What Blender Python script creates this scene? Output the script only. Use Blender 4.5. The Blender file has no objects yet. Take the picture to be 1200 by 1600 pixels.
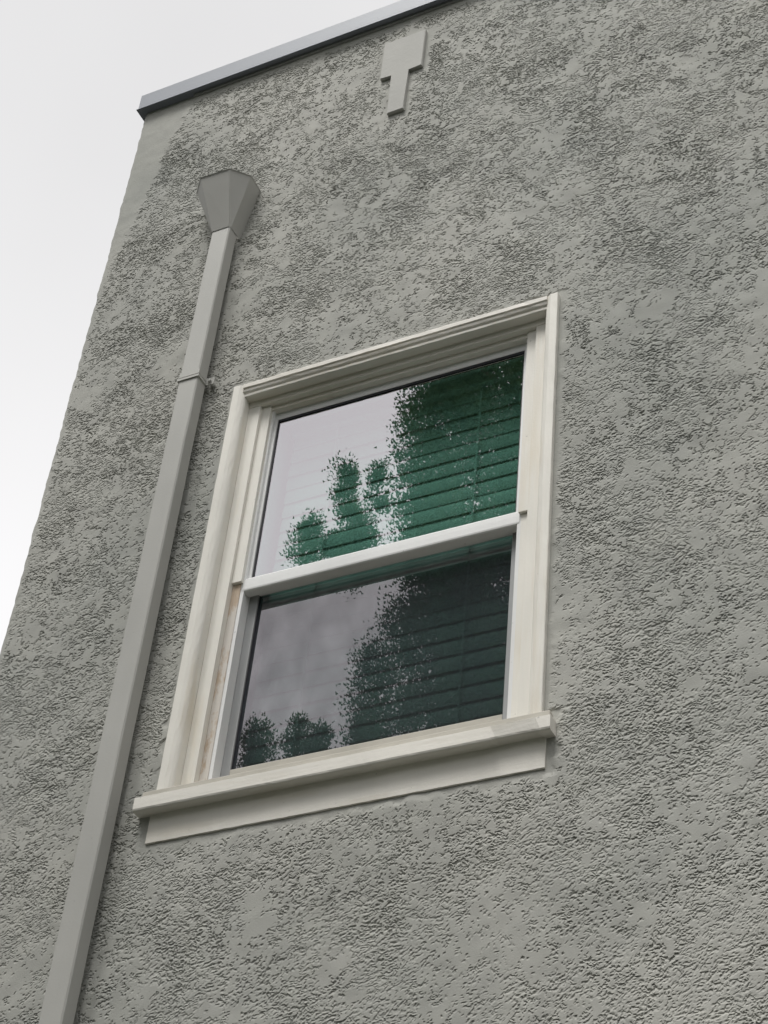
import bpy, bmesh, math
import numpy as np
from mathutils import Vector, Matrix

S = bpy.context.scene
Z0 = 4.04                       # height of the window's sub-sill above the ground (m)
rad = math.radians

# ------------------------------------------------------------------ camera
cam_d = bpy.data.cameras.new('camera'); cam = bpy.data.objects.new('camera', cam_d)
S.collection.objects.link(cam); S.camera = cam
CR = Vector((0.8951823, 0.43732346, 0.08600492)); CU = Vector((0.22869598, -0.61632588, 0.75355196))
CF = Vector((-0.38255301, 0.65489739, 0.65173814))
M = Matrix.Identity(4)
for i in range(3):
    M[i][0] = CR[i]; M[i][1] = CU[i]; M[i][2] = -CF[i]
M[0][3], M[1][3], M[2][3] = 1.89728, -3.18835, -2.44075 + Z0
cam.matrix_world = M
cam_d.sensor_fit = 'VERTICAL'; cam_d.sensor_height = 36.0; cam_d.lens = 2979.5427 / 1600 * 36
cam_d.clip_start = 0.05; cam_d.clip_end = 2000

# ------------------------------------------------------------------ sky, sun, exposure
SUN_EL, SUN_AZ = rad(63), rad(16)      # azimuth measured from the wall normal (-Y), positive to the left (-X)
W = bpy.data.worlds.new('World'); S.world = W; W.use_nodes = True
nt = W.node_tree; nt.nodes.clear()
out = nt.nodes.new('ShaderNodeOutputWorld'); bg = nt.nodes.new('ShaderNodeBackground')
sky = nt.nodes.new('ShaderNodeTexSky'); sky.sky_type = 'NISHITA'; sky.sun_disc = False
sky.sun_elevation = SUN_EL; sky.sun_rotation = math.pi + SUN_AZ
sky.air_density = 1.0; sky.dust_density = 3.0; sky.ozone_density = 1.0
bw = nt.nodes.new('ShaderNodeRGBToBW')
mx = nt.nodes.new('ShaderNodeMix'); mx.data_type = 'RGBA'; mx.inputs[0].default_value = 0.92
tc = nt.nodes.new('ShaderNodeTexCoord'); nz = nt.nodes.new('ShaderNodeTexNoise')
nz.inputs['Scale'].default_value = 2.2; nz.inputs['Detail'].default_value = 4; nz.inputs['Roughness'].default_value = 0.45
cr = nt.nodes.new('ShaderNodeValToRGB')
cr.color_ramp.elements[0].position = 0.3; cr.color_ramp.elements[0].color = (0.275, 0.273, 0.276, 1)
cr.color_ramp.elements[1].position = 0.7; cr.color_ramp.elements[1].color = (0.325, 0.323, 0.326, 1)
sc10 = nt.nodes.new('ShaderNodeVectorMath'); sc10.operation = 'SCALE'; sc10.inputs['Scale'].default_value = 10.0
nt.links.new(tc.outputs['Generated'], nz.inputs['Vector']); nt.links.new(nz.outputs['Fac'], cr.inputs['Fac'])
nt.links.new(cr.outputs['Color'], sc10.inputs[0])
nt.links.new(sky.outputs[0], bw.inputs[0]); nt.links.new(bw.outputs[0], mx.inputs[6])
sx = nt.nodes.new('ShaderNodeSeparateXYZ'); nt.links.new(tc.outputs['Generated'], sx.inputs[0])
mr = nt.nodes.new('ShaderNodeMapRange'); mr.interpolation_type = 'SMOOTHSTEP'
mr.inputs['From Min'].default_value = 0.45; mr.inputs['From Max'].default_value = 0.85
mr.inputs['To Min'].default_value = 1.22; mr.inputs['To Max'].default_value = 0.96
nt.links.new(sx.outputs['Z'], mr.inputs['Value'])
sv = nt.nodes.new('ShaderNodeVectorMath'); sv.operation = 'SCALE'
nt.links.new(sc10.outputs[0], sv.inputs[0]); nt.links.new(mr.outputs[0], sv.inputs['Scale'])
nt.links.new(sv.outputs[0], mx.inputs[7]); nt.links.new(mx.outputs[2], bg.inputs['Color'])
bg.inputs['Strength'].default_value = 0.1
nt.links.new(bg.outputs[0], out.inputs[0])

sun_d = bpy.data.lights.new('sun', 'SUN'); sun_d.energy = 1.5; sun_d.angle = rad(24); sun_d.color = (1.0, 0.985, 0.95)
sun = bpy.data.objects.new('sun', sun_d); S.collection.objects.link(sun)
sdir = Vector((-math.sin(SUN_AZ) * math.cos(SUN_EL), -math.cos(SUN_AZ) * math.cos(SUN_EL), math.sin(SUN_EL)))
sun.rotation_euler = sdir.to_track_quat('Z', 'Y').to_euler(); sun.location = sdir * 40

S.view_settings.view_transform = 'Standard'; S.view_settings.look = 'None'
S.view_settings.gamma = 1.0; S.view_settings.use_curve_mapping = False
S.view_settings.exposure = 1.50
S.cycles.max_bounces = 8; S.cycles.transparent_max_bounces = 16

# ------------------------------------------------------------------ material helpers
def new_mat(name):
    m = bpy.data.materials.new(name); m.use_nodes = True
    t = m.node_tree; t.nodes.clear()
    o = t.nodes.new('ShaderNodeOutputMaterial')
    return m, t, o
def N(t, kind, **kw):
    n = t.nodes.new(kind)
    for k, v in kw.items():
        if k in n.inputs: n.inputs[k].default_value = v
        else: setattr(n, k, v)
    return n
def ramp(t, src, p0, c0, p1, c1):
    r = t.nodes.new('ShaderNodeValToRGB')
    r.color_ramp.elements[0].position = p0; r.color_ramp.elements[0].color = (*c0, 1)
    r.color_ramp.elements[1].position = p1; r.color_ramp.elements[1].color = (*c1, 1)
    t.links.new(src, r.inputs['Fac']); return r
def coords(t, scale=(1, 1, 1)):
    tc = t.nodes.new('ShaderNodeTexCoord'); mp = t.nodes.new('ShaderNodeMapping')
    mp.inputs['Scale'].default_value = scale
    t.links.new(tc.outputs['Object'], mp.inputs['Vector']); return mp.outputs['Vector']
def noise(t, vec, scale, detail=4, rough=0.55):
    n = N(t, 'ShaderNodeTexNoise', Scale=scale, Detail=detail, Roughness=rough)
    t.links.new(vec, n.inputs['Vector']); return n.outputs['Fac']
def mixc(t, fac, a, b, blend='MIX'):
    m = t.nodes.new('ShaderNodeMix'); m.data_type = 'RGBA'; m.blend_type = blend
    for sock, v in ((m.inputs[0], fac), (m.inputs[6], a), (m.inputs[7], b)):
        if hasattr(v, 'links') or hasattr(v, 'is_output'): t.links.new(v, sock)
        elif isinstance(v, (int, float)): sock.default_value = v
        else: sock.default_value = (*v, 1)
    return m.outputs[2]
def bump(t, h, strength, dist):
    b = N(t, 'ShaderNodeBump', Strength=strength, Distance=dist)
    t.links.new(h, b.inputs['Height']); return b.outputs['Normal']
def principled(t, o, color, rough, normal=None, spec=0.4, metal=0.0):
    p = N(t, 'ShaderNodeBsdfPrincipled', Metallic=metal)
    p.inputs['Specular IOR Level'].default_value = spec
    if hasattr(color, 'is_output'): t.links.new(color, p.inputs['Base Color'])
    else: p.inputs['Base Color'].default_value = (*color, 1)
    if hasattr(rough, 'is_output'): t.links.new(rough, p.inputs['Roughness'])
    else: p.inputs['Roughness'].default_value = rough
    if normal is not None: t.links.new(normal, p.inputs['Normal'])
    t.links.new(p.outputs[0], o.inputs['Surface']); return p

def mat_paint(name, c, var=0.05, rough=0.6, streak=(18, 18, 2.0), bumpd=0.0006, bscale=160, spec=0.35, warm=None):
    m, t, o = new_mat(name)
    v = coords(t); vs = coords(t, streak)
    n1 = noise(t, vs, 2.0, 5); n2 = noise(t, v, 2.2, 3)
    lo = tuple(x * (1 - var) for x in c); hi = tuple(min(x * (1 + var), 0.9) for x in c)
    col = ramp(t, n1, 0.3, lo, 0.7, hi).outputs['Color']
    f2 = ramp(t, n2, 0.35, (0.92, 0.92, 0.92), 0.65, (1.04, 1.04, 1.04)).outputs['Color']
    col = mixc(t, 1.0, col, f2, 'MULTIPLY')
    if warm:
        n3 = noise(t, vs, 1.1, 4)
        col = mixc(t, ramp(t, n3, 0.52, (0, 0, 0), 0.72, (0.7, 0.7, 0.7)).outputs['Color'], col, warm)
    # small chips and dirt specks
    n4 = noise(t, v, 70, 2)
    col = mixc(t, ramp(t, n4, 0.74, (0, 0, 0), 0.79, (0.55, 0.55, 0.55)).outputs['Color'], col, tuple(x * 0.45 for x in c))
    nb = noise(t, v, bscale, 4); nb2 = noise(t, vs, 9.0, 3)
    ad = N(t, 'ShaderNodeMath', operation='ADD'); t.links.new(nb, ad.inputs[0]); t.links.new(nb2, ad.inputs[1])
    principled(t, o, col, rough, bump(t, ad.outputs[0], 0.6, bumpd), spec)
    return m

def make_stucco(far=False):
    m, t, o = new_mat('stucco_paint_far' if far else 'stucco_paint')
    v = coords(t)
    n1 = noise(t, v, 1.5, 5, 0.6); n2 = noise(t, v, 14, 5, 0.6); n3 = noise(t, v, 0.85, 4)
    col = ramp(t, n1, 0.3, (0.395, 0.394, 0.370), 0.7, (0.460, 0.456, 0.430)).outputs['Color']
    f2 = ramp(t, n2, 0.3, (0.93, 0.93, 0.935), 0.7, (1.05, 1.05, 1.04)).outputs['Color']
    col = mixc(t, 1.0, col, f2, 'MULTIPLY')
    f3 = ramp(t, n3, 0.36, (0.84, 0.855, 0.85), 0.64, (1.07, 1.06, 1.045)).outputs['Color']
    col = mixc(t, 1.0, col, f3, 'MULTIPLY')
    if not far:                       # this face carries its relief as geometry
        nb = noise(t, v, 320, 4, 0.6)
        principled(t, o, col, 0.92, bump(t, nb, 0.5, 0.0011), 0.15)
        return m
    # trowel ridges: ragged terraces under flattened tops, each sagging over its lower edge
    def M(op, a, b=None, c=None):
        n = t.nodes.new('ShaderNodeMath'); n.operation = op
        for i, x in enumerate((a, b, c)):
            if x is None: continue
            if hasattr(x, 'is_output'): t.links.new(x, n.inputs[i])
            else: n.inputs[i].default_value = x
        return n.outputs[0]
    def V(op, a, b):
        n = t.nodes.new('ShaderNodeVectorMath'); n.operation = op
        for i, x in enumerate((a, b)):
            if hasattr(x, 'is_output'): t.links.new(x, n.inputs[i])
            else: n.inputs[i].default_value = x
        return n.outputs[0]
    wn = N(t, 'ShaderNodeTexNoise', Scale=24.0, Detail=2.0); t.links.new(v, wn.inputs['Vector'])
    vw = V('ADD', v, V('MULTIPLY', V('SUBTRACT', wn.outputs['Color'], (0.5, 0.5, 0.5)), (0.022, 0.0, 0.020)))
    cut = M('MULTIPLY_ADD', noise(t, v, 6.0, 4), 0.50, 0.28)
    def height(vec):
        mp = t.nodes.new('ShaderNodeMapping'); mp.inputs['Scale'].default_value = (0.75, 0.3, 1.0); mp.inputs['Rotation'].default_value = (0, rad(-16), 0)
        t.links.new(vec, mp.inputs['Vector'])
        n = noise(t, mp.outputs[0], 30, 3.0, 0.58)
        x = M('MULTIPLY', M('MINIMUM', n, cut), 10.0)
        f = M('FLOOR', x); r = N(t, 'ShaderNodeMapRange'); r.interpolation_type = 'SMOOTHSTEP'
        r.inputs['From Min'].default_value = 0.42; r.inputs['From Max'].default_value = 0.58
        t.links.new(M('SUBTRACT', x, f), r.inputs['Value'])
        return M('MULTIPLY', M('ADD', f, r.outputs[0]), 1 / 10.0)
    h1 = height(vw)
    cx = t.nodes.new('ShaderNodeCombineXYZ'); t.links.new(M('MULTIPLY', h1, 0.030), cx.inputs['Z'])
    h2 = height(V('ADD', vw, cx.outputs[0]))
    nb = noise(t, v, 320, 4, 0.6)
    nrm = N(t, 'ShaderNodeBump', Strength=1.0, Distance=0.022)
    t.links.new(h2, nrm.inputs['Height'])
    n2b = N(t, 'ShaderNodeBump', Strength=0.5, Distance=0.0011); t.links.new(nb, n2b.inputs['Height']); t.links.new(nrm.outputs[0], n2b.inputs['Normal'])
    principled(t, o, col, 0.92, n2b.outputs[0], 0.15)
    return m

STUCCO = make_stucco(); STUCCO_FAR = make_stucco(True)
CREAM = mat_paint('cream_trim_paint', (0.80, 0.775, 0.715), 0.03, 0.6, warm=(0.70, 0.63, 0.51))
CREAM2 = mat_paint('cream_sill_paint', (0.80, 0.77, 0.71), 0.03, 0.6, streak=(2, 18, 18), warm=(0.66, 0.61, 0.52))
SUBSILL = mat_paint('weathered_putty', (0.50, 0.475, 0.42), 0.12, 0.8, streak=(4, 14, 14))
PIPE = mat_paint('downspout_paint', (0.43, 0.425, 0.40), 0.03, 0.55, streak=(8, 8, 1.2), bumpd=0.0004)
HEADM = mat_paint('leader_head_paint', (0.40, 0.395, 0.37), 0.03, 0.6, streak=(6, 6, 2), bumpd=0.0004)
COPING = mat_paint('blue_grey_metal_paint', (0.235, 0.252, 0.29), 0.03, 0.45, streak=(1.5, 10, 10), bumpd=0.0003)
STRIP = mat_paint('grey_sealant', (0.33, 0.33, 0.33), 0.1, 0.7)
VINYL = mat_paint('white_vinyl', (0.80, 0.80, 0.795), 0.015, 0.35, bumpd=0.0001)
GREYAL = mat_paint('grey_aluminium', (0.33, 0.335, 0.34), 0.05, 0.45, bumpd=0.0002)
PLAQUE = mat_paint('smooth_cement_paint', (0.46, 0.455, 0.43), 0.03, 0.85, streak=(5, 5, 5), bumpd=0.001, bscale=60)
CORDM = mat_paint('white_cord', (0.80, 0.80, 0.78), 0.02, 0.8)
BLIND = mat_paint('white_blind_slat', (0.72, 0.72, 0.70), 0.03, 0.5, streak=(1, 12, 12), bumpd=0.0001)
BARK = mat_paint('bark', (0.10, 0.07, 0.05), 0.3, 0.95, streak=(8, 8, 1.5), bumpd=0.02, bscale=12)
ROOFM = mat_paint('grey_roofing', (0.2, 0.2, 0.2), 0.15, 0.9)

def make_gasket():
    m, t, o = new_mat('black_rubber_gasket'); principled(t, o, (0.018, 0.018, 0.024), 0.55); return m
GASKET = make_gasket()
def make_steel():
    m, t, o = new_mat('painted_bolt'); principled(t, o, (0.46, 0.46, 0.44), 0.4, None, 0.5, 0.2); return m
BOLT = make_steel()

def make_wood():
    m, t, o = new_mat('bare_wood_with_peeling_paint')
    v = coords(t); vs = coords(t, (60, 20, 3))
    n1 = noise(t, vs, 3, 5); n2 = noise(t, coords(t, (9, 9, 3.6)), 1.6, 5, 0.7)
    wood = ramp(t, n1, 0.3, (0.44, 0.34, 0.25), 0.7, (0.58, 0.48, 0.38)).outputs['Color']
    col = mixc(t, ramp(t, n2, 0.47, (0, 0, 0), 0.54, (1, 1, 1)).outputs['Color'], wood, (0.62, 0.58, 0.53))
    principled(t, o, col, 0.8, bump(t, n2, 0.8, 0.002)); return m
WOOD = make_wood()

def make_glass(name, wav, tint):
    """low-e double glazing: strong neutral-pink mirror, dark green transmission"""
    m, t, o = new_mat(name)
    v = coords(t)
    tr = N(t, 'ShaderNodeBsdfTransparent'); tr.inputs['Color'].default_value = (*tint, 1)
    gl = N(t, 'ShaderNodeBsdfGlossy'); gl.inputs['Color'].default_value = (1.0, 0.955, 1.0, 1); gl.inputs['Roughness'].default_value = 0.0
    n = noise(t, v, 3.0, 0)
    t.links.new(bump(t, n, 1.0, wav), gl.inputs['Normal'])
    mix = N(t, 'ShaderNodeMixShader'); mix.inputs[0].default_value = 0.48
    t.links.new(tr.outputs[0], mix.inputs[1]); t.links.new(gl.outputs[0], mix.inputs[2])
    t.links.new(mix.outputs[0], o.inputs['Surface']); return m
GLASS_U = make_glass('coated_glass', 0.00008, (0.45, 0.71, 0.64))
GLASS_L = make_glass('coated_glass_wavy', 0.00022, (0.41, 0.58, 0.55))
def make_clear():
    m, t, o = new_mat('clear_glass_edge')
    tr = N(t, 'ShaderNodeBsdfTransparent'); t.links.new(tr.outputs[0], o.inputs['Surface']); return m
CLEAR = make_clear()
def make_screen():
    m, t, o = new_mat('insect_mesh')
    v = coords(t, (1, 1, 1)); n = noise(t, coords(t, (7, 7, 3.5)), 2.2, 4)
    tr = N(t, 'ShaderNodeBsdfTransparent'); tr.inputs['Color'].default_value = (1, 1, 1, 1)
    df = N(t, 'ShaderNodeBsdfDiffuse'); df.inputs['Color'].default_value = (0.045, 0.045, 0.055, 1)
    f = ramp(t, n, 0.28, (0.30,) * 3, 0.72, (0.46,) * 3).outputs['Color']
    mix = N(t, 'ShaderNodeMixShader'); t.links.new(f, mix.inputs[0])
    t.links.new(tr.outputs[0], mix.inputs[1]); t.links.new(df.outputs[0], mix.inputs[2])
    t.links.new(mix.outputs[0], o.inputs['Surface']); return m
SCREEN = make_screen()
def make_leaf():
    m, t, o = new_mat('conifer_foliage')
    n = noise(t, coords(t), 1.6, 4)
    col = ramp(t, n, 0.3, (0.035, 0.075, 0.03), 0.7, (0.075, 0.13, 0.05)).outputs['Color']
    df = N(t, 'ShaderNodeBsdfDiffuse'); tl = N(t, 'ShaderNodeBsdfTranslucent')
    t.links.new(col, df.inputs['Color']); t.links.new(col, tl.inputs['Color'])
    mix = N(t, 'ShaderNodeMixShader'); mix.inputs[0].default_value = 0.35
    t.links.new(df.outputs[0], mix.inputs[1]); t.links.new(tl.outputs[0], mix.inputs[2])
    t.links.new(mix.outputs[0], o.inputs['Surface']); return m
LEAF = make_leaf()
def make_ground():
    m, t, o = new_mat('worn_asphalt')
    v = coords(t); n1 = noise(t, v, 0.4, 6); n2 = noise(t, v, 30, 4)
    col = ramp(t, n1, 0.35, (0.045, 0.05, 0.04), 0.65, (0.075, 0.075, 0.065)).outputs['Color']
    principled(t, o, col, 0.95, bump(t, n2, 0.5, 0.01), 0.2); return m
GROUND = make_ground()

# ------------------------------------------------------------------ object helpers
def link(name, me, mats, parent=None):
    o = bpy.data.objects.new(name, me); S.collection.objects.link(o)
    for m in (mats if isinstance(mats, (list, tuple)) else [mats]):
        if m.name not in [x.name for x in me.materials if x]: me.materials.append(m)
    if parent is not None: o.parent = parent
    return o
def tag(o, label, cat, group=None):
    o['label'] = label; o['category'] = cat
    if group: o['group'] = group
def bm_to_obj(name, bm, mats, parent, smooth=False):
    bmesh.ops.recalc_face_normals(bm, faces=bm.faces[:])
    me = bpy.data.meshes.new(name); bm.to_mesh(me); bm.free()
    if smooth:
        me.polygons.foreach_set('use_smooth', [True] * len(me.polygons))
    return link(name, me, mats, parent)
def add_box(bm, x0, x1, y0, y1, z0, z1, mi=0):
    v = [bm.verts.new((x, y, z + Z0)) for x in (x0, x1) for y in (y0, y1) for z in (z0, z1)]
    fs = [(0, 1, 3, 2), (4, 6, 7, 5), (0, 4, 5, 1), (2, 3, 7, 6), (0, 2, 6, 4), (1, 5, 7, 3)]
    r = []
    for f in fs:
        q = bm.faces.new([v[i] for i in f]); q.material_index = mi; r.append(q)
    return r
def box(name, x0, x1, y0, y1, z0, z1, mat, parent, bev=0.0015, seg=2):
    bm = bmesh.new(); add_box(bm, x0, x1, y0, y1, z0, z1)
    if bev: bmesh.ops.bevel(bm, geom=bm.edges[:], offset=bev, segments=seg, affect='EDGES', profile=0.6)
    o = bm_to_obj(name, bm, mat, parent)
    return o
def extrude_profile(name, prof, axis, a, b, mat, parent, wob=0.0, seed=1, n=1):
    """closed profile: list of (u, y); axis 'z' -> u is x and runs a..b in z; axis 'x' -> u is z and runs in x"""
    rng = np.random.default_rng(seed)
    bm = bmesh.new(); rings = []
    for k in range(n + 1):
        s = a + (b - a) * k / n; ring = []
        for (u, y) in prof:
            du, dy = (rng.normal(0, wob, 2) if 0 < k < n else (0, 0))
            p = (u + du, y + dy * 0.5, s + Z0) if axis == 'z' else (s, y + dy * 0.5, u + du + Z0)
            ring.append(bm.verts.new(p))
        rings.append(ring)
    m = len(prof)
    for k in range(n):
        for i in range(m):
            j = (i + 1) % m
            bm.faces.new((rings[k][i], rings[k][j], rings[k + 1][j], rings[k + 1][i]))
    bm.faces.new(rings[0][::-1]); bm.faces.new(rings[-1])
    return bm_to_obj(name, bm, mat, parent)

# ------------------------------------------------------------------ ground
bm = bmesh.new()
for q in ((-400, -400), (400, -400), (400, 400), (-400, 400)): bm.verts.new((q[0], q[1], 0))
bm.faces.new(bm.verts[:])
g = bm_to_obj('ground', bm, GROUND, None); g['kind'] = 'structure'

# ------------------------------------------------------------------ building
bld = bpy.data.objects.new('stucco_building', None); S.collection.objects.link(bld)
tag(bld, 'grey textured stucco building with flat roof, cream window and square downspout', 'building')
XW = -1.128                     # the corner of the building
XR, YB = 5.2, 7.0               # far corner, depth
ZT = 2.957                      # wall top under the coping

def smoothstep(a, b, x):            # also falls when a > b
    t = np.clip((x - a) / (b - a), 0, 1); return t * t * (3 - 2 * t)

def stucco_wall():
    """the visible face: trowelled stucco relief as real geometry on a 2.7 mm grid"""
    h = 0.0027
    x0, x1, z0, z1 = XW, 1.32, -1.02, ZT
    nx = int(round((x1 - x0) / h)) + 1; nz = int(round((z1 - z0) / h)) + 1
    xs = np.linspace(x0, x1, nx); zs = np.linspace(z0, z1, nz)
    Xg, Zg = np.meshgrid(xs, zs)                       # rows = z
    rng = np.random.default_rng(7)
    kz = np.fft.fftfreq(nz, h)[:, None]; kx = np.fft.fftfreq(nx, h)[None, :]
    def field(lmin, lmax, p=0.0, ax=1.0, rot=0.0, seed=None):
        """band-limited random field, wavelengths lmin..lmax (m), stretched by ax along rot"""
        c, s = math.cos(rot), math.sin(rot)
        ku = (kx * c + kz * s) * ax; kv = (-kx * s + kz * c)
        k = np.sqrt(ku ** 2 + kv ** 2) + 1e-9
        amp = np.exp(-((k * lmin) ** 2) * 0.6) * (1 - np.exp(-((k * lmax) ** 2) * 0.6)) * k ** (-p)
        w = np.fft.fft2(rng.standard_normal((nz, nx)))
        f = np.real(np.fft.ifft2(w * amp)); f -= f.mean(); return f / f.std()
    def warp(f, dx, dz):
        iz = np.clip(np.arange(nz)[:, None] + dz / h, 0, nz - 1.001); ix = np.clip(np.arange(nx)[None, :] + dx / h, 0, nx - 1.001)
        i0 = iz.astype(int); j0 = ix.astype(int); a = iz - i0; b = ix - j0
        return (f[i0, j0] * (1 - a) * (1 - b) + f[i0, j0 + 1] * (1 - a) * b + f[i0 + 1, j0] * a * (1 - b) + f[i0 + 1, j0 + 1] * a * b)
    wx = field(0.016, 0.05) * 0.006 + field(0.014, 0.036) * 0.0030; wz = field(0.016, 0.05) * 0.005 + field(0.014, 0.036) * 0.0030
    sw = smoothstep(-0.7, 0.7, field(0.2, 0.6, 0.8))     # the trowel's direction drifts over the wall
    low = field(0.16, 0.7, 1.2); mid = field(0.05, 0.14, 0.8); B = field(0.009, 0.018, 0.2); D = field(0.0065, 0.012)
    flatp = smoothstep(0.62, 0.84, 0.40 * low + 0.62 * mid + 0.60 * field(0.013, 0.05, 0.6))   # patches trowelled smooth
    H = np.zeros_like(Xg); A = mid
    ux, uz = -0.28, 0.96                                 # each lip breaks off on its lower (and slightly right) side
    for k, (ang, lmin, lmax, dep) in enumerate(((-0.40, 0.0760, 0.21, 0.0034), (0.0, 0.0600, 0.17, 0.0032), (-0.75, 0.0440, 0.13, 0.0028))):
        f = field(lmin, lmax, 0.55, 0.70, ang) * sw + field(lmin, lmax, 0.55, 0.70, ang + 0.45) * (1 - sw)
        f = warp(f / f.std(), wx, wz)
        gz, gx = np.gradient(f, h); gn = np.hypot(gx, gz) + 2.2
        gd = gx * ux + gz * uz
        sd = np.abs(f) / gn * np.sign(f * gd)            # distance to the lip, positive above it
        wgt = smoothstep(0.15, 0.75, np.abs(gd) / gn)
        on = smoothstep(-0.55, -0.20, field(0.026, 0.10, 0.4) - 0.40 * low - 0.10 * k)
        prof = smoothstep(0.0005, -0.0005, sd) * np.exp(np.minimum(sd, 0) / 0.0052) * -dep
        H = np.minimum(H, prof * wgt * on) + 0.25 * np.maximum(H, prof * wgt * on)
    H *= (1 - flatp) * (1.0 + 0.30 * np.tanh(field(0.12, 0.5, 0.8)))
    H += (1 - flatp) * (0.00005 * D + 0.00007 * B)
    H += 0.0005 * field(0.08, 0.3, 0.6) + 0.0012 * field(0.35, 1.5, 1.0)
    # hand-smoothed margins: corner band, round the window, round the T, under the coping
    def outside(ax0, ax1, az0, az1):
        dx = np.maximum(np.maximum(ax0 - Xg, Xg - ax1), 0); dz = np.maximum(np.maximum(az0 - Zg, Zg - az1), 0)
        return np.hypot(dx, dz)
    jit = 0.005 * np.clip(mid, -1.2, 1.2) + 0.002 * A
    dwin = np.minimum(outside(-.50, .50, 0, 1.36), outside(-.525, .52, -.149, 0))
    keep = smoothstep(0.008, 0.026, dwin + jit)
    dT = np.minimum(outside(-.158, -.008, 2.642, 2.834), outside(-.115, -.056, 2.44, 2.642))
    keep *= smoothstep(0.006, 0.022, dT + jit)
    edge = np.interp(Zg, [0, 2.0, 2.18, 2.39, 2.54, 2.69, 2.92], [-1.116, -1.11, -1.09, -1.043, -1.01, -1.0, -0.925])
    keep *= smoothstep(-0.006, 0.012, Xg - edge + jit)
    keep *= smoothstep(0.004, 0.02, (ZT - 0.02 - Zg) + jit)
    flat = -0.0006 + 0.0002 * mid + 0.00006 * B
    H = keep * H + (1 - keep) * flat
    Y = -H
    # rounded, slightly wavering arris at the building corner
    d = Xg - XW; Y = Y + np.where(d < 0.016, 0.016 - np.sqrt(np.maximum(0.016 ** 2 - (0.016 - d) ** 2, 0)), 0)
    Xd = Xg + np.exp(-d / 0.02) * (0.0012 * mid + 0.0006 * A - 0.0012 * low)
    Zd = Zg - keep * 0.80 * np.clip(H + 0.0045, 0, 0.006)          # each top sags over its lower edge
    co = np.stack([Xd + keep * 0.25 * np.clip(H + 0.004, 0, 0.005) * (d > 0.03), Y, Zd + Z0], -1).reshape(-1, 3).astype(np.float32)
    idx = np.arange(nx * nz).reshape(nz, nx)
    q = np.stack([idx[:-1, :-1], idx[:-1, 1:], idx[1:, 1:], idx[1:, :-1]], -1)
    xc = 0.5 * (xs[:-1] + xs[1:])[None, :]; zc = 0.5 * (zs[:-1] + zs[1:])[:, None]
    hole = (np.abs(xc) < 0.476) & (zc > -0.015) & (zc < 1.335)
    q = q[~hole].reshape(-1, 4)
    me = bpy.data.meshes.new('front_wall')
    me.vertices.add(len(co)); me.vertices.foreach_set('co', co.ravel())
    me.loops.add(q.size); me.loops.foreach_set('vertex_index', q.ravel().astype(np.int32))
    me.polygons.add(len(q)); me.polygons.foreach_set('loop_start', np.arange(0, q.size, 4, dtype=np.int32))
    me.polygons.foreach_set('loop_total', np.full(len(q), 4, dtype=np.int32))
    me.polygons.foreach_set('use_smooth', np.zeros(len(q), dtype=bool))
    me.update(); me.validate()
    o = link('front_wall', me, STUCCO, bld)
    o['label'] = 'rough trowelled grey stucco face'
    return o
stucco_wall()
# the rest of the shell (out of the picture): lower wall, right-hand wall, side, back, roof deck
bm = bmesh.new()
def quad(bm, *ps): bm.faces.new([bm.verts.new((p[0], p[1], p[2] + Z0)) for p in ps])
quad(bm, (XW, 0.004, -Z0), (XR, 0.004, -Z0), (XR, 0.004, -1.018), (XW, 0.004, -1.018))
quad(bm, (1.318, 0.004, -1.018), (XR, 0.004, -1.018), (XR, 0.004, ZT), (1.318, 0.004, ZT))
quad(bm, (XW, 0.014, -Z0), (XW, YB, -Z0), (XW, YB, ZT), (XW, 0.014, ZT))
quad(bm, (XR, 0.004, -Z0), (XR, YB, -Z0), (XR, YB, ZT), (XR, 0.004, ZT))
quad(bm, (XW, YB, -Z0), (XR, YB, -Z0), (XR, YB, ZT), (XW, YB, ZT))
bm_to_obj('outer_wall', bm, STUCCO_FAR, bld)
box('roof_deck', XW + .01, XR - .01, 0.02, YB - .01, ZT - 0.30, ZT - 0.22, ROOFM, bld, 0)

# coping: folded metal cap with a kicked-out drip edge, mitred round the corner
def coping():
    prof = [(0.20, 3.040), (0.0, 3.040), (0.0005, 2.9665), (-0.0045, 2.957), (-0.0040, 2.9555), (0.003, 2.9605), (0.022, 2.9615), (0.20, 2.9615)]
    o_y, o_x = -0.024, XW - 0.013
    bm = bmesh.new(); A = []; Bv = []; Cv = []
    for (d, z) in prof:
        Bv.append(bm.verts.new((o_x + d, o_y + d, z + Z0)))        # mitre at the corner
        A.append(bm.verts.new((XR + 0.02, o_y + d, z + Z0)))
        Cv.append(bm.verts.new((o_x + d, YB + 0.02, z + Z0)))
    m = len(prof)
    for i in range(m):
        j = (i + 1) % m
        bm.faces.new((Bv[i], Bv[j], A[j], A[i])); bm.faces.new((Bv[j], Bv[i], Cv[i], Cv[j]))
    bm.faces.new(A); bm.faces.new(Cv)
    o = bm_to_obj('roof_coping', bm, COPING, bld); o['label'] = 'blue-grey metal cap along the roof edge'
    box('flashing_strip', -0.92, XR, -0.0075, 0.01, 2.948, 2.9605, STRIP, bld, 0.001)
coping()

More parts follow.
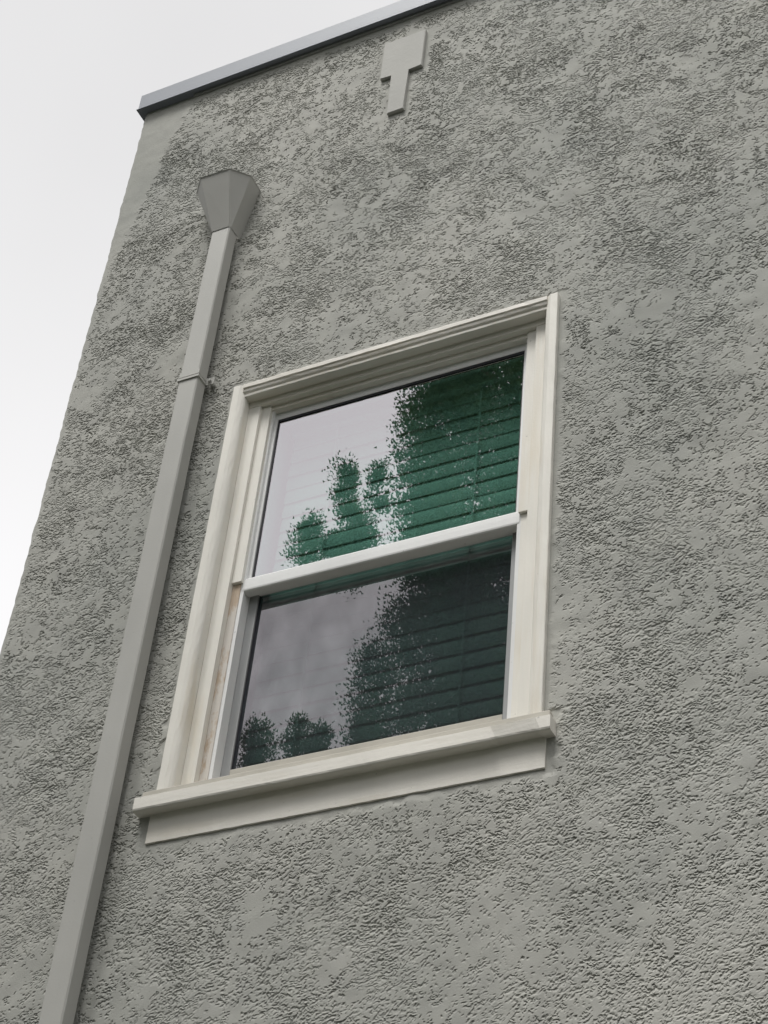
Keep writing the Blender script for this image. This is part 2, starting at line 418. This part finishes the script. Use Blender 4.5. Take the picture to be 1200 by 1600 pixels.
# relief in the shape of a T
bm = bmesh.new()
pts = [(-.1579, 2.8345), (-.0082, 2.8345), (-.0082, 2.642), (-.0562, 2.642), (-.0562, 2.4398), (-.1147, 2.4398), (-.1147, 2.642), (-.1579, 2.642)]
f = [bm.verts.new((x, -.0125, z + Z0)) for x, z in pts]; b = [bm.verts.new((x, .008, z + Z0)) for x, z in pts]
bm.faces.new(f); bm.faces.new(b[::-1])
for i in range(8): bm.faces.new((f[i], f[(i + 1) % 8], b[(i + 1) % 8], b[i]))
ed = [e for e in bm.edges if all(v.co.y < 0 for v in e.verts)]
bmesh.ops.bevel(bm, geom=ed, offset=0.0018, segments=2, affect='EDGES')
o = bm_to_obj('relief_ornament', bm, PLAQUE, bld); o['label'] = 'smooth raised T-shaped panel under the roof edge'

# ------------------------------------------------------------------ downspout (pipe mesh with fittings as its parts)
def downspout():
    xl, xr, yf, yb = -.6615, -.5965, -.0635, -.018
    bm = bmesh.new()
    rng = np.random.default_rng(5); rings = []
    zs = np.linspace(-Z0 + 0.02, 2.075, 46)
    for z in zs:
        jx, jy = rng.normal(0, 0.0004, 2); k = 0.0035
        pr = [(xl + k, yf), (xr - k, yf), (xr, yf + k), (xr, yb - k), (xr - k, yb), (xl + k, yb), (xl, yb - k), (xl, yf + k)]
        rings.append([bm.verts.new((x + jx, y + jy, z + Z0)) for x, y in pr])
    for a, b in zip(rings[:-1], rings[1:]):
        for i in range(8): bm.faces.new((a[i], a[(i + 1) % 8], b[(i + 1) % 8], b[i]))
    bm.faces.new(rings[0]); bm.faces.new(rings[-1])
    pipe = bm_to_obj('downspout', bm, PIPE, bld); pipe['label'] = 'square grey downspout left of the window'
    # leader head: half-octagon funnel
    top = [(-.7494, .004), (-.7494, -.0690), (-.7065, -.1175), (-.6030, -.1150), (-.5540, -.0640), (-.5560, .004)]
    zt, zb = 2.2692, 2.050
    e = .0015
    bot = [(xl - e, .000), (xl - e, yf + .006), (xl - e + .004, yf - e), (xr + e - .004, yf - e), (xr + e, yf + .006), (xr + e, .000)]
    bm = bmesh.new(); T = [bm.verts.new((x, y, zt + Z0)) for x, y in top]; Bt = [bm.verts.new((x, y, zb + Z0)) for x, y in bot]
    Lp = [bm.verts.new((x * 1 + (x + .652) * .03, y * 1.03, zt + .004 + Z0)) for x, y in top]     # rolled rim
    cx = -.652
    In = [bm.verts.new((cx + (x - cx) * .975, y * .975, zt + .004 + Z0)) for x, y in top]
    Ib = [bm.verts.new((cx + (x - cx) * .90, y * .93, zb + .01 + Z0)) for x, y in bot]
    for i in range(6):
        j = (i + 1) % 6
        bm.faces.new((T[i], T[j], Bt[j], Bt[i])); bm.faces.new((Lp[i], Lp[j], T[j], T[i]))
        bm.faces.new((In[i], In[j], Lp[j], Lp[i])); bm.faces.new((Ib[i], Ib[j], In[j], In[i]))
        bm.faces.new((Bt[i], Bt[j], Ib[j], Ib[i]))
    o = bm_to_obj('leader_head', bm, HEADM, pipe); o['label'] = 'faceted funnel on top of the downspout'
    # strap: thin band with a rolled lower bead, foot and bolt on the right
    bm = bmesh.new()
    def band(z0, z1, off):
        pr = [(xl - off, yb), (xl - off, yf - off), (xr + off, yf - off), (xr + off, yb)]
        a = [bm.verts.new((x, y, z0 + Z0)) for x, y in pr]; b = [bm.verts.new((x, y, z1 + Z0)) for x, y in pr]
        c = [bm.verts.new((x, y, z0 + Z0)) for x, y in [(xl + .001, yb), (xl + .001, yf + .001), (xr - .001, yf + .001), (xr - .001, yb)]]
        d = [bm.verts.new((v.co.x, v.co.y, z1 + Z0)) for v in c]
        for i in range(3):
            bm.faces.new((a[i], a[i + 1], b[i + 1], b[i])); bm.faces.new((a[i + 1], a[i], c[i], c[i + 1])); bm.faces.new((b[i], b[i + 1], d[i + 1], d[i]))
    band(1.398, 1.424, .0012); band(1.3905, 1.3985, .0042); band(1.403, 1.406, .0028)
    add_box(bm, xr - .002, xr + .028, -.0225, -.019, 1.3905, 1.4175)       # foot
    st = bm_to_obj('strap', bm, PIPE, pipe)
    bm = bmesh.new()
    bmesh.ops.create_cone(bm, cap_ends=True, segments=12, radius1=.0075, radius2=.0055, depth=.026,
                          matrix=Matrix.Translation((xr + .0145, -.0165, 1.405 + Z0)) @ Matrix.Rotation(rad(90), 4, 'X'))
    bm_to_obj('bolt', bm, BOLT, st)
downspout()

# ------------------------------------------------------------------ window (white vinyl frame mesh; casing, sashes, panes, sill as its parts)
def window():
    zt = 1.3591
    # vinyl frame ring through the wall
    bm = bmesh.new()
    for s in (-1, 1):
        a, b = sorted((s * .388, s * .4585)); add_box(bm, a, b, .0475, .170, .02, 1.318)
    add_box(bm, -.388, .388, .0625, .170, 1.275, 1.318); add_box(bm, -.388, .388, .082, .170, .02, .062)
    win = bm_to_obj('window', bm, VINYL, bld); win['label'] = 'white double-hung window in a cream moulded surround'
    # outer casing legs: flat band, ogee slope, drop
    for k, s in enumerate((-1, 1)):
        prof = [(.5, .045), (.5, -.0125), (.4985, -.014), (.4795, -.0138), (.4765, -.0122), (.470, -.0085), (.4645, -.0035), (.4620, .0005), (.4615, .0025), (.4615, .045)]
        extrude_profile('side_casing', [(s * u, y) for u, y in prof], 'z', -.005, zt, CREAM, win, .0003, 3 + k, 40)
    prof = [(zt - .0005, .045), (zt - .0005, -.0125), (zt - .002, -.0135), (1.344, -.0135), (1.3415, -.0065), (1.3395, -.0065), (1.338, -.0110),
            (1.331, -.0085), (1.3265, -.0025), (1.3245, -.0025), (1.3235, -.0050), (1.3165, -.0040), (1.3155, .0), (1.3155, .045)]
    extrude_profile('head_casing', prof, 'x', -.468, .468, CREAM2, win, .0004, 9, 40)
    # flat boards, then stops, stepping back towards the glass
    for k, s in enumerate((-1, 1)):
        a, b = sorted((s * .4235, s * .4612)); box('side_board', a, b, .026, .09, -.005, 1.2945, CREAM, win, .0012)
        a, b = sorted((s * .3940, s * .4232)); box('side_stop', a, b, .0365, .09, .652, 1.2945, CREAM, win, .0012)
        a, b = sorted((s * .3985, s * .4232)); o = box('bare_stop_strip', a, b, .0450, .09, -.005, .650, WOOD if s < 0 else CREAM, win, .0008)
        if s < 0: o['label'] = 'strip of bare peeling wood below the meeting rail'
    box('head_board', -.4612, .4612, .024, .09, 1.2950, 1.3195, CREAM2, win, .0012)
    box('head_stop', -.4230, .4230, .042, .09, 1.2795, 1.2948, CREAM2, win, .001)
    # upper sash
    box('sash_top_rail', -.3878, .3878, .0600, .088, 1.2535, 1.292, VINYL, win, .001)
    for s in (-1, 1):
        a, b = sorted((s * .3790, s * .3878)); box('sash_stile', a, b, .0560, .088, .66, 1.2533, VINYL, win, .001)
        a, b = sorted((s * .3748, s * .3788)); box('gasket', a, b, .0610, .072, .665, 1.2452, GASKET, win, 0)
    box('gasket', -.3788, .3788, .0612, .072, 1.2455, 1.2533, GASKET, win, 0)
    prof = [(.668, .088), (.668, .0520), (.6665, .0490), (.6635, .0475), (.650, .0468), (.630, .0462), (.6255, .0470), (.6225, .0500), (.6225, .073), (.629, .074), (.629, .088)]
    o = extrude_profile('meeting_rail', prof, 'x', -.3935, .3935, VINYL, win)
    def pane(name, x0, x1, y, z0, z1, mat):
        bm = bmesh.new(); fs = add_box(bm, x0, x1, y, y + .006, z0, z1)
        for q in fs: q.material_index = 1
        fs[2].material_index = 0                      # the outer face carries the coating
        bmesh.ops.recalc_face_normals(bm, faces=bm.faces[:])
        me = bpy.data.meshes.new(name); bm.to_mesh(me); bm.free()
        for p in me.polygons: p.material_index = 0 if p.normal.y < -.9 else 1
        me.materials.append(mat); me.materials.append(CLEAR)
        o = bpy.data.objects.new(name, me); S.collection.objects.link(o); o.parent = win; return o
    o = pane('glass_pane', -.3770, .3770, .0640, .662, 1.2480, GLASS_U); o['label'] = 'upper pane mirroring pale sky and a tree'
    o = pane('glass_pane', -.3640, .3640, .0920, .078, .672, GLASS_L); o['label'] = 'darker lower pane behind an insect screen'
    # lower sash and its insect screen
    for s in (-1, 1):
        a, b = sorted((s * .3615, s * .3878)); box('lower_stile', a, b, .0800, .104, .050, .66, GREYAL, win, .0015)
        a, b = sorted((s * .3597, s * .3613)); box('gasket', a, b, .0845, .0915, .080, .66, GASKET, win, 0)
    box('lower_bottom_rail', -.3613, .3613, .0795, .104, .045, .0835, SUBSILL, win, .002)
    box('lower_top_rail', -.3613, .3613, .0865, .104, .650, .690, GREYAL, win, .001)
    bm = bmesh.new(); add_box(bm, -.3613, .3613, .0858, .0864, .0836, .664)
    # one woven layer: keep only the outer face
    bmesh.ops.delete(bm, geom=[f for f in bm.faces if abs(f.calc_center_median().y - .0858) > 1e-5], context='FACES')
    bm_to_obj('insect_screen', bm, SCREEN, win)
    # sub-sill, nosing, apron
    box('sub_sill', -.536, .521, -.0165, .12, -.040, -.0052, SUBSILL, win, .002)
    def nosing():
        rng = np.random.default_rng(12); n = 90; x0, x1 = -.5428, .5300
        prof = [(-.0290, .01), (-.0292, -.0320), (-.0306, -.0340), (-.0620, -.0343), (-.0662, -.0328), (-.0680, -.0295), (-.0680, .01)]
        bm = bmesh.new(); rings = []; c = np.cumsum(rng.normal(0, .00012, n + 1)); c -= np.linspace(0, c[-1], n + 1)
        for k in range(n + 1):
            x = x0 + (x1 - x0) * k / n; ring = []
            for i, (z, y) in enumerate(prof):
                ch = 0.0
                if i in (3, 4, 5): ch = abs(rng.normal(0, .0002)) + (0.003 if 78 < k < 88 else 0)     # chipped lower edge near the right end
                if i in (1, 2): ch = rng.normal(0, .00012)
                ring.append(bm.verts.new((x, y + (ch if i in (3, 4, 5) else 0), z + c[k] * .5 + (ch if i != 6 else 0) + Z0)))
            rings.append(ring)
        for a, b in zip(rings[:-1], rings[1:]):
            for i in range(7): bm.faces.new((a[i], a[(i + 1) % 7], b[(i + 1) % 7], b[i]))
        bm.faces.new(rings[0]); bm.faces.new(rings[-1])
        return bm_to_obj('sill', bm, CREAM2, win)
    nosing()
    prof = [(-.060, .01), (-.060, -.0042), (-.1450, -.0040), (-.1465, -.0025), (-.1465, .01)]
    extrude_profile('apron', prof, 'x', -.5095, .508, CREAM2, win, .0004, 21, 60)
window()

# ------------------------------------------------------------------ blind hanging inside
def blind():
    b = bpy.data.objects.new('window_blind', None); S.collection.objects.link(b); b.location = (0, .135, .062 + Z0)
    tag(b, 'closed white horizontal slat blind hanging behind the window glass', 'blind')
    x0, x1 = -.362, .384; pitch = .0505
    n = 5; prof = []
    tilt = rad(83); wd = .0580
    for k in range(n + 1):                               # gently crowned slat
        u = k / n - .5; prof.append((u * wd, .0028 * (1 - 4 * u * u)))
    ca, sa = math.cos(tilt), math.sin(tilt)
    bm = bmesh.new(); vs = []
    for (u, w) in prof:
        for th in (0, .0026):
            ww = w + th - .0013
            y = u * ca - ww * sa; z = u * sa + ww * ca    # lower edge outwards
            vs.append([bm.verts.new((x, y, z)) for x in (x0, x1)])
    L = [v for i, v in enumerate(vs) if i % 2 == 0]; U = [v for i, v in enumerate(vs) if i % 2 == 1]
    loop = L + U[::-1]
    for i in range(len(loop)):
        p, q = loop[i], loop[(i + 1) % len(loop)]; bm.faces.new((p[0], p[1], q[1], q[0]))
    bm.faces.new([p[0] for p in loop]); bm.faces.new([p[1] for p in loop][::-1])
    bmesh.ops.recalc_face_normals(bm, faces=bm.faces[:])
    me = bpy.data.meshes.new('slat'); bm.to_mesh(me); bm.free(); me.materials.append(BLIND)
    rng = np.random.default_rng(3); z = .045; k = 0
    while z < 1.17:
        o = bpy.data.objects.new('slat', me); S.collection.objects.link(o); o.parent = b
        o.location = (rng.normal(0, .0008), rng.normal(0, .0006), z); o.rotation_euler = (rng.normal(0, .018), 0, 0)
        z += pitch; k += 1
    def bx(name, xa, xb, ya, yb, za, zb, bev=.001, mat=None):
        bm = bmesh.new(); add_box(bm, xa, xb, ya, yb, za - Z0, zb - Z0)
        bmesh.ops.bevel(bm, geom=bm.edges[:], offset=bev, segments=1, affect='EDGES')
        return bm_to_obj(name, bm, mat or BLIND, b)
    bx('bottom_rail', x0, x1, -.012, .012, .001, .019)
    bx('headrail', x0 - .004, x1 - .002, -.022, .026, 1.172, 1.2125)
    for x in (.226, -.215):
        bx('ladder_cord', x - .0026, x + .0026, -.0165, -.0125, .019, 1.172, .0004, CORDM)
blind()

# ------------------------------------------------------------------ the conifer opposite, seen mirrored in the panes
def conifer():
    t = bpy.data.objects.new('conifer_tree', None); S.collection.objects.link(t)
    TX, TY, HT = -2.75, -8.2, 23.0
    t.location = (TX, TY, 0)
    tag(t, 'tall dense green conifer seen only as a reflection in the window panes', 'tree')
    rng = np.random.default_rng(11)
    def tube(bm, pts, rs, seg=7):
        rings = []
        for i, p in enumerate(pts):
            d = (pts[min(i + 1, len(pts) - 1)] - pts[max(i - 1, 0)]).normalized()
            a = d.cross(Vector((.3, .9, .1))).normalized(); c = d.cross(a)
            rings.append([bm.verts.new(p + (a * math.cos(2 * math.pi * k / seg) + c * math.sin(2 * math.pi * k / seg)) * rs[i]) for k in range(seg)])
        for r0, r1 in zip(rings[:-1], rings[1:]):
            for k in range(seg): bm.faces.new((r0[k], r0[(k + 1) % seg], r1[(k + 1) % seg], r1[k]))
        bm.faces.new(rings[0][::-1]); bm.faces.new(rings[-1])
    def R(z):
        return float(np.interp(z, [2.5, 4, 7, 10, 10.9, 11.6, 13, 15, 18, 21, 23], [0.6, 2.0, 2.2, 1.75, 1.56, 1.60, 1.70, 1.64, 1.2, .7, .1]))
    plumes = []       # (x, y, z of the foot, length, radius, lean x, lean y, leaves, leaf size)
    for (x, z0, ln, r, lx, nn) in ((-4.98, 12.15, 1.50, .16, -.20, 900), (-4.72, 12.75, .60, .12, -.03, 260), (-5.36, 12.25, .62, .16, -.03, 520), (-5.14, 12.25, .50, .13, .02, 300), (-5.20, 12.52, .20, .12, .0, 300), (-4.95, 12.45, .40, .17, .0, 420),
                               (-5.66, 10.02, .66, .17, -.03, 600), (-5.34, 9.95, .78, .15, .0, 520), (-5.12, 10.0, .58, .14, .04, 380), (-4.84, 10.0, .75, .2, .05, 600), (-4.56, 10.3, .9, .24, .0, 600), (-4.40, 10.5, 1.25, .25, -.05, 700), (-4.12, 10.3, 1.35, .27, .0, 750), (-3.80, 10.2, 1.3, .27, .0, 700)):
        plumes.append((x - TX, .2 + rng.normal(0, .1), z0, ln, r, lx, 0, nn * 6, .019))
    for i in range(280):
        z = rng.uniform(9.0, 16.2)
        if z < 11.8 and rng.uniform() < .15: continue
        a = rng.uniform(0, 2 * math.pi); rr = R(z + .3) * rng.uniform(.12, 1.0) ** .38
        ln = rng.uniform(.6, 1.25); r = rng.uniform(.17, .33)
        rr = min(rr, R(z - .3 + ln))
        plumes.append((rr * math.cos(a) * .97, rr * math.sin(a), z - .3, ln, r, .12 * math.cos(a), .12 * math.sin(a), int(1150 * (r / .22) ** 1.6 * (ln / .9)), rng.uniform(.019, .027)))
    for i in range(420):
        z = rng.uniform(2.8, 22.2)
        if 8.2 < z < 16.2: continue
        a = rng.uniform(0, 2 * math.pi); rr = R(z + .3) * math.sqrt(rng.uniform(.15, 1.0))
        plumes.append((rr * math.cos(a), rr * math.sin(a), z - .3, rng.uniform(.8, 1.5), rng.uniform(.25, .42), .15 * math.cos(a), .15 * math.sin(a), 70, .075))
    V = []
    for (x, y, z, ln, r, lx, ly, n, sz) in plumes:
        nb = max(8, int(15 * ln)); uc = np.linspace(.05, .95, nb) + rng.uniform(-.05, .05, nb); ac = rng.uniform(0, 2 * math.pi, nb)
        rc = r * np.clip(np.sin(np.pi * uc ** .8), .1, 1) ** .7 * rng.uniform(.10, .75, nb)
        i = rng.integers(0, nb, n); g = rng.standard_normal((n, 3)); g *= (rng.uniform(0, 1, n) ** .45 / np.linalg.norm(g, axis=1) * r * (.50 + .55 * rng.uniform(0, 1, nb))[i] * (1 + .16 * rng.standard_normal(n)))[:, None]
        u = uc[i]; a = np.arctan2(rc[i] * np.sin(ac[i]) + g[:, 1], rc[i] * np.cos(ac[i]) + g[:, 0])
        P = np.stack([x + lx * u + rc[i] * np.cos(ac[i]) + g[:, 0], y + ly * u + rc[i] * np.sin(ac[i]) + g[:, 1], z + ln * u + g[:, 2]], -1)
        d = np.stack([np.cos(a) * .7, np.sin(a) * .7, np.full(n, .9)], -1) + .45 * rng.standard_normal((n, 3))
        d /= np.linalg.norm(d, axis=1)[:, None]
        s = np.cross(d, rng.standard_normal((n, 3))); s /= np.linalg.norm(s, axis=1)[:, None] + 1e-9
        L = sz * rng.uniform(.7, 1.4, n)[:, None]; Wd = sz * rng.uniform(.35, .65, n)[:, None]
        V.append(np.stack([P + s * Wd, P + d * L * 1.5, P - s * Wd], 1))
    V = np.concatenate(V).reshape(-1, 3).astype(np.float32); nq = len(V) // 3
    me = bpy.data.meshes.new('crown')
    me.vertices.add(len(V)); me.vertices.foreach_set('co', V.ravel())
    me.loops.add(len(V)); me.loops.foreach_set('vertex_index', np.arange(len(V), dtype=np.int32))
    me.polygons.add(nq); me.polygons.foreach_set('loop_start', np.arange(0, len(V), 3, dtype=np.int32))
    me.polygons.foreach_set('loop_total', np.full(nq, 3, dtype=np.int32)); me.update(); me.validate()
    link('crown', me, LEAF, t)
    bm = bmesh.new()
    tube(bm, [Vector((0, 0, z)) + Vector((.05 * math.sin(z), .05 * math.cos(z * .8), 0)) for z in np.linspace(-.05, HT - .6, 14)], np.linspace(.42, .02, 14), 10)
    for (x, y, z, ln, r, lx, ly, n, sz) in plumes[1:2] + plumes[14::5]:
        base = Vector((x * .45, y * .45, max(z + .05, 1.5))); tip = Vector((x, y, z + .1)); end = Vector((x + lx * .8, y + ly * .8, z + ln * .8))
        mid = base.lerp(tip, .55) + Vector((0, 0, -.03))
        tube(bm, [base, mid, tip, end], [.02, .016, .009, .003], 5)
    bm_to_obj('trunk', bm, BARK, t)
conifer()

# ------------------------------------------------------------------ unseen lower trees behind it, one uncountable mass added to block low sky
def unseen_tree_belt():
    rng = np.random.default_rng(23); n = 60000
    x = rng.uniform(-26, 26, n); y = rng.uniform(-13.5, -9.6, n)
    top = 8.6 + 1.1 * np.sin(x * .9 + 1) + .7 * np.sin(x * 2.3 + .4) + .45 * np.sin(x * 5.1 + y)
    P = np.stack([x, y, top * np.sqrt(rng.uniform(0.0, 1, n))], -1)
    d = rng.standard_normal((n, 3)); d /= np.linalg.norm(d, axis=1)[:, None]
    q = np.cross(d, rng.standard_normal((n, 3))); q /= np.linalg.norm(q, axis=1)[:, None]
    L = rng.uniform(.16, .34, n)[:, None]
    V = np.stack([P + q * L * .45, P + d * L, P - q * L * .45], 1).reshape(-1, 3).astype(np.float32)
    V[:, 2] = np.maximum(V[:, 2], 0.0)
    me = bpy.data.meshes.new('unseen_tree_belt')
    me.vertices.add(len(V)); me.vertices.foreach_set('co', V.ravel())
    me.loops.add(len(V)); me.loops.foreach_set('vertex_index', np.arange(len(V), dtype=np.int32))
    me.polygons.add(n); me.polygons.foreach_set('loop_start', np.arange(0, len(V), 3, dtype=np.int32))
    me.polygons.foreach_set('loop_total', np.full(n, 3, dtype=np.int32)); me.update(); me.validate()
    o = link('unseen_tree_belt', me, LEAF, None); o['kind'] = 'stuff'
    tag(o, 'dense unseen mass of lower trees added opposite the wall to block low sky', 'trees')
unseen_tree_belt()
